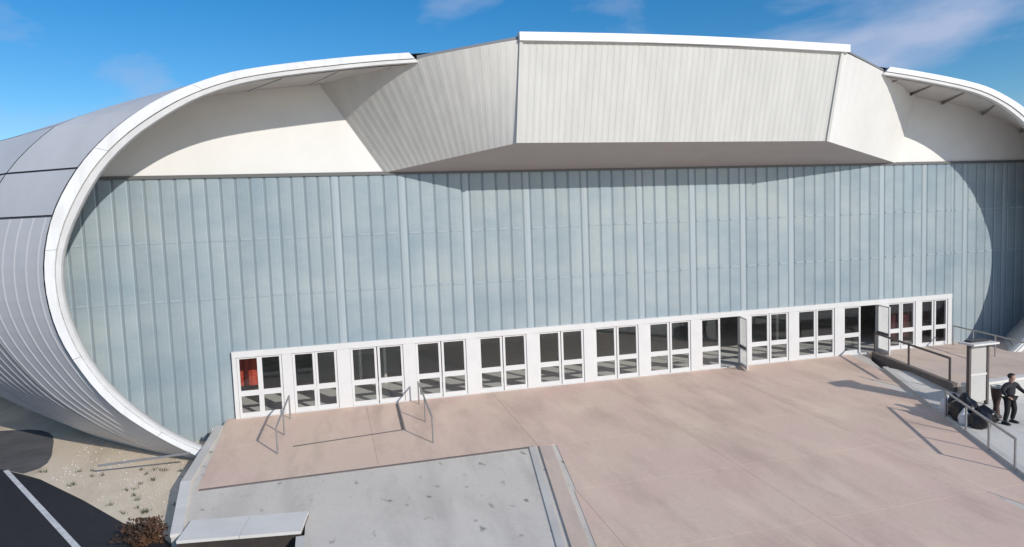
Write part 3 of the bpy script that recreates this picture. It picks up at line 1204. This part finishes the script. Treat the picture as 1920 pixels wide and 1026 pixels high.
def lathe(name, prof, m, parent, n=24):
    v, f = [], []
    for r_, z in prof:
        v += [(r_ * math.cos(2 * math.pi * j / n), r_ * math.sin(2 * math.pi * j / n), z) for j in range(n)]
    for i in range(len(prof) - 1):
        for j in range(n):
            a, b = i * n + j, i * n + (j + 1) % n
            f.append((a, b, b + n, a + n))
    f.append(tuple(range(n))[::-1])
    f.append(tuple((len(prof) - 1) * n + j for j in range(n)))
    return pyobj(name, v, f, m, parent, smooth=False)


bx_, by_ = 22.22, -9.62
bn = empty('litter_bin', (bx_, by_, zp(bx_, by_) + 0.10)); tag(bn, 'waisted brown pedestal bin with pale rim next to the person', 'bin')
lathe('pedestal', [(0.17, 0.0), (0.17, 0.05), (0.11, 0.12), (0.09, 0.40), (0.11, 0.55)], 'brownbin', bn)
lathe('bowl', [(0.112, 0.552), (0.15, 0.72), (0.175, 0.98), (0.175, 1.05)], 'brownbin', bn)
lathe('rim', [(0.195, 1.052), (0.195, 1.12), (0.15, 1.12), (0.15, 1.06)], 'panelgrey', bn)


def skinned(name, verts, edges, radii, m, parent, root=0, sub=2):
    me = bpy.data.meshes.new(name)
    me.from_pydata(verts, edges, [])
    o = bpy.data.objects.new(name, me)
    C.objects.link(o)
    sk = o.modifiers.new('s', 'SKIN')
    sk.use_smooth_shade = True
    for i, r_ in enumerate(radii):
        d = me.skin_vertices[0].data[i]
        d.radius = r_ if isinstance(r_, tuple) else (r_, r_)
        d.use_root = (i == root)
    ss = o.modifiers.new('u', 'SUBSURF')
    ss.levels = sub
    ss.render_levels = sub
    dg = bpy.context.evaluated_depsgraph_get()
    dg.update()
    nm = bpy.data.meshes.new_from_object(o.evaluated_get(dg))
    bpy.data.objects.remove(o)
    nm.name = name
    nm.materials.clear()
    return link_mesh(name, nm, m, parent, True)


px_, py_ = 22.02, -10.25
pe = empty('person', (px_, py_, zp(px_, py_) + 0.10))
tag(pe, 'person in dark navy jacket and black trousers standing by the brown bin', 'person')
pe.rotation_euler = (0, 0, R(8))
pe.scale = (1.16, 1.1, 0.96)
# trousers, jacket, skin
skinned('trousers', [(0, 0, 0.98), (-0.10, 0.0, 0.90), (-0.15, -0.04, 0.50), (-0.17, 0.02, 0.10), (0.10, 0.0, 0.90), (0.15, -0.06, 0.50), (0.18, 0.03, 0.10)],
        [(0, 1), (1, 2), (2, 3), (0, 4), (4, 5), (5, 6)], [(0.15, 0.12), 0.105, 0.078, 0.062, 0.105, 0.078, 0.062], 'trousers', pe)
skinned('jacket', [(0, 0, 0.98), (0, 0.0, 1.18), (0, -0.02, 1.36), (0, -0.02, 1.46), (-0.19, -0.02, 1.42), (-0.42, -0.05, 1.24), (-0.50, -0.22, 1.14),
                   (0.19, -0.02, 1.42), (0.38, -0.04, 1.22), (0.36, -0.24, 1.08)],
        [(0, 1), (1, 2), (2, 3), (3, 4), (4, 5), (5, 6), (3, 7), (7, 8), (8, 9)],
        [(0.19, 0.145), (0.19, 0.14), (0.21, 0.145), (0.13, 0.11), 0.095, 0.068, 0.052, 0.095, 0.068, 0.052], 'jacket', pe)
body = skinned('body', [(0, -0.02, 1.40), (0, -0.03, 1.52), (0, -0.06, 1.60), (0, -0.07, 1.70), (0, -0.06, 1.77)],
               [(0, 1), (1, 2), (2, 3), (3, 4)], [0.075, 0.058, (0.075, 0.09), (0.085, 0.10), (0.055, 0.07)], 'skin', pe)
bm = bmesh.new()
bmesh.ops.create_icosphere(bm, subdivisions=3, radius=1)
for vv in bm.verts:
    c = vv.co.copy()
    if c.y < -0.35 and c.z < 0.35:
        c.y *= 0.55
    vv.co = Vector((c.x * 0.096, c.y * 0.112 - 0.045, c.z * 0.105 + 1.715))
me = bpy.data.meshes.new('hair'); bm.to_mesh(me); bm.free()
link_mesh('hair', me, 'hair', pe, True)
for s in (-1, 1):
    me_o = MB(); me_o.tube([(s * 0.175, 0.09, 0.05), (s * 0.18, 0.0, 0.055), (s * 0.19, -0.10, 0.045), (s * 0.195, -0.17, 0.035)], [0.045, 0.055, 0.048, 0.03], 10)
    me_o.build('shoe', 'shoe', pe, smooth=True)
    hx, hy, hz = (-0.51, -0.26, 1.12) if s < 0 else (0.355, -0.28, 1.05)
    hv, he, hr = [(hx, hy, hz), (hx, hy - 0.07, hz - 0.03)], [(0, 1)], [0.030, 0.036]
    for q in range(4):
        i0 = len(hv)
        ox = (q - 1.5) * 0.019
        hv += [(hx + ox, hy - 0.12, hz - 0.045), (hx + ox, hy - 0.145 + abs(q - 1.5) * 0.008, hz - 0.08)]
        he += [(1, i0), (i0, i0 + 1)]
        hr += [0.0095, 0.008]
    i0 = len(hv)
    hv += [(hx - s * 0.045, hy - 0.06, hz - 0.04), (hx - s * 0.05, hy - 0.09, hz - 0.065)]
    he += [(0, i0), (i0, i0 + 1)]
    hr += [0.011, 0.009]
    skinned('hand', hv, he, hr, 'skin', pe, sub=1)


# ------------------------------------------------------------------ plants
def leaf_cloud(cen, rad, n, size, seed):
    rnd = random.Random(seed)
    v, f = [], []
    for _ in range(n):
        while True:
            d = Vector((rnd.uniform(-1, 1), rnd.uniform(-1, 1), rnd.uniform(-1, 1)))
            if 0.15 < d.length < 1:
                break
        k = 0.75 + 0.5 * noise.noise(d * 2.3 + Vector((seed, 0, 0)))
        p = Vector((cen[0] + d.x * rad[0] * k, cen[1] + d.y * rad[1] * k, cen[2] + d.z * rad[2] * k))
        ax = Vector((rnd.gauss(0, 1), rnd.gauss(0, 1), rnd.gauss(0, 1))).normalized()
        bx = ax.orthogonal().normalized()
        s = size * rnd.uniform(0.6, 1.3)
        i = len(v)
        v += [p - ax * s, p + bx * s * 0.45, p + ax * s, p - bx * s * 0.45]
        f.append((i, i + 1, i + 2, i + 3))
    return v, f


sh = empty('dry_shrub', (-5.0, -8.9, GZ)); tag(sh, 'dry brown shrub with rusty leaves left of the white coping', 'shrub')
v, f = leaf_cloud((0, 0, 0.34), (0.75, 0.55, 0.42), 1500, 0.055, 3)
pyobj('foliage', v, f, 'rustleaf', sh)
b = MB()
for i in range(7):
    an = i * 0.9
    b.tube([(0, 0, -0.05), (0.15 * math.cos(an), 0.15 * math.sin(an), 0.25), (0.4 * math.cos(an), 0.35 * math.sin(an), 0.55)], [0.018, 0.012, 0.006], 6)
b.build('stem', 'bark', sh)

# a tree on the rise far behind the left roof edge
tr = empty('tree', (-82.3, 185, 20.8)); tag(tr, 'olive green tree far behind the left edge of the grey roof', 'tree')
b = MB()
b.tube([(0, 0, -9), (0.2, 0.1, 4), (0.6, 0.3, 9)], [0.5, 0.4, 0.2], 8)
for i in range(6):
    an = i * 1.05
    b.tube([(0.2, 0.1, 3 + i * 0.6), (1.6 * math.cos(an), 1.6 * math.sin(an), 6 + i * 0.6), (3.2 * math.cos(an), 3.2 * math.sin(an), 8.5 + i * 0.5)], [0.22, 0.14, 0.06], 6)
b.build('trunk', 'bark', tr)
v, f = [], []
rr = random.Random(5)
for i in range(16):
    c = (rr.uniform(-3.4, 3.4), rr.uniform(-3, 3), rr.uniform(6.0, 12.0))
    vv, fq = leaf_cloud(c, (2.0, 2.0, 1.5), 380, 0.20, i + 1)
    k = len(v)
    v += vv
    f += [tuple(k + q for q in t) for t in fq]
pyobj('crown', v, f, 'leaf', tr)

# gravel and tufts on the sandy bank
rg = random.Random(11)
v, f = [], []
for _ in range(900):
    x, y = rg.uniform(-12.5, -4.8), rg.uniform(-7.5, 2.5)
    if y < 0.25 + -1.24 * (x + 9.6) - 2.4 or (x < -9.4 and y < 5):
        continue
    r_ = rg.uniform(0.012, 0.05)
    k = len(v)
    for dx, dy, dz in ((1, 0, 0), (-1, 0.2, 0), (0, 1, 0), (0.1, -1, 0), (0, 0, 0.8), (0, 0, -0.4)):
        v.append((x + dx * r_ * rg.uniform(0.7, 1.3), y + dy * r_ * rg.uniform(0.7, 1.3), GZ + 0.01 + dz * r_))
    f += [tuple(k + i for i in t) for t in ((0, 2, 4), (2, 1, 4), (1, 3, 4), (3, 0, 4), (2, 0, 5), (1, 2, 5), (3, 1, 5), (0, 3, 5))]
gr = pyobj('gravel', v, f, 'concrete')
gr['kind'] = 'stuff'
gr['label'] = 'loose pale gravel on the sandy bank left of the hall'
v, f = [], []
for _ in range(70):
    x, y = rg.uniform(-10, -4.7), rg.uniform(-8, -1.5)
    if y < 0.25 + -1.24 * (x + 9.6) - 2.4:
        continue
    for _b in range(14):
        an, ln = rg.uniform(0, 6.28), rg.uniform(0.06, 0.17)
        p = Vector((x + rg.gauss(0, 0.05), y + rg.gauss(0, 0.05), GZ))
        sd = Vector((-math.sin(an), math.cos(an), 0)) * 0.008
        tp = p + Vector((math.cos(an) * ln * 0.6, math.sin(an) * ln * 0.6, ln))
        k = len(v)
        v += [p - sd, p + sd, tp]
        f.append((k, k + 1, k + 2))
gs = pyobj('dry_grass', v, f, 'leaf')
gs['kind'] = 'stuff'
gs['label'] = 'thin tufts of dry grass on the sandy bank'
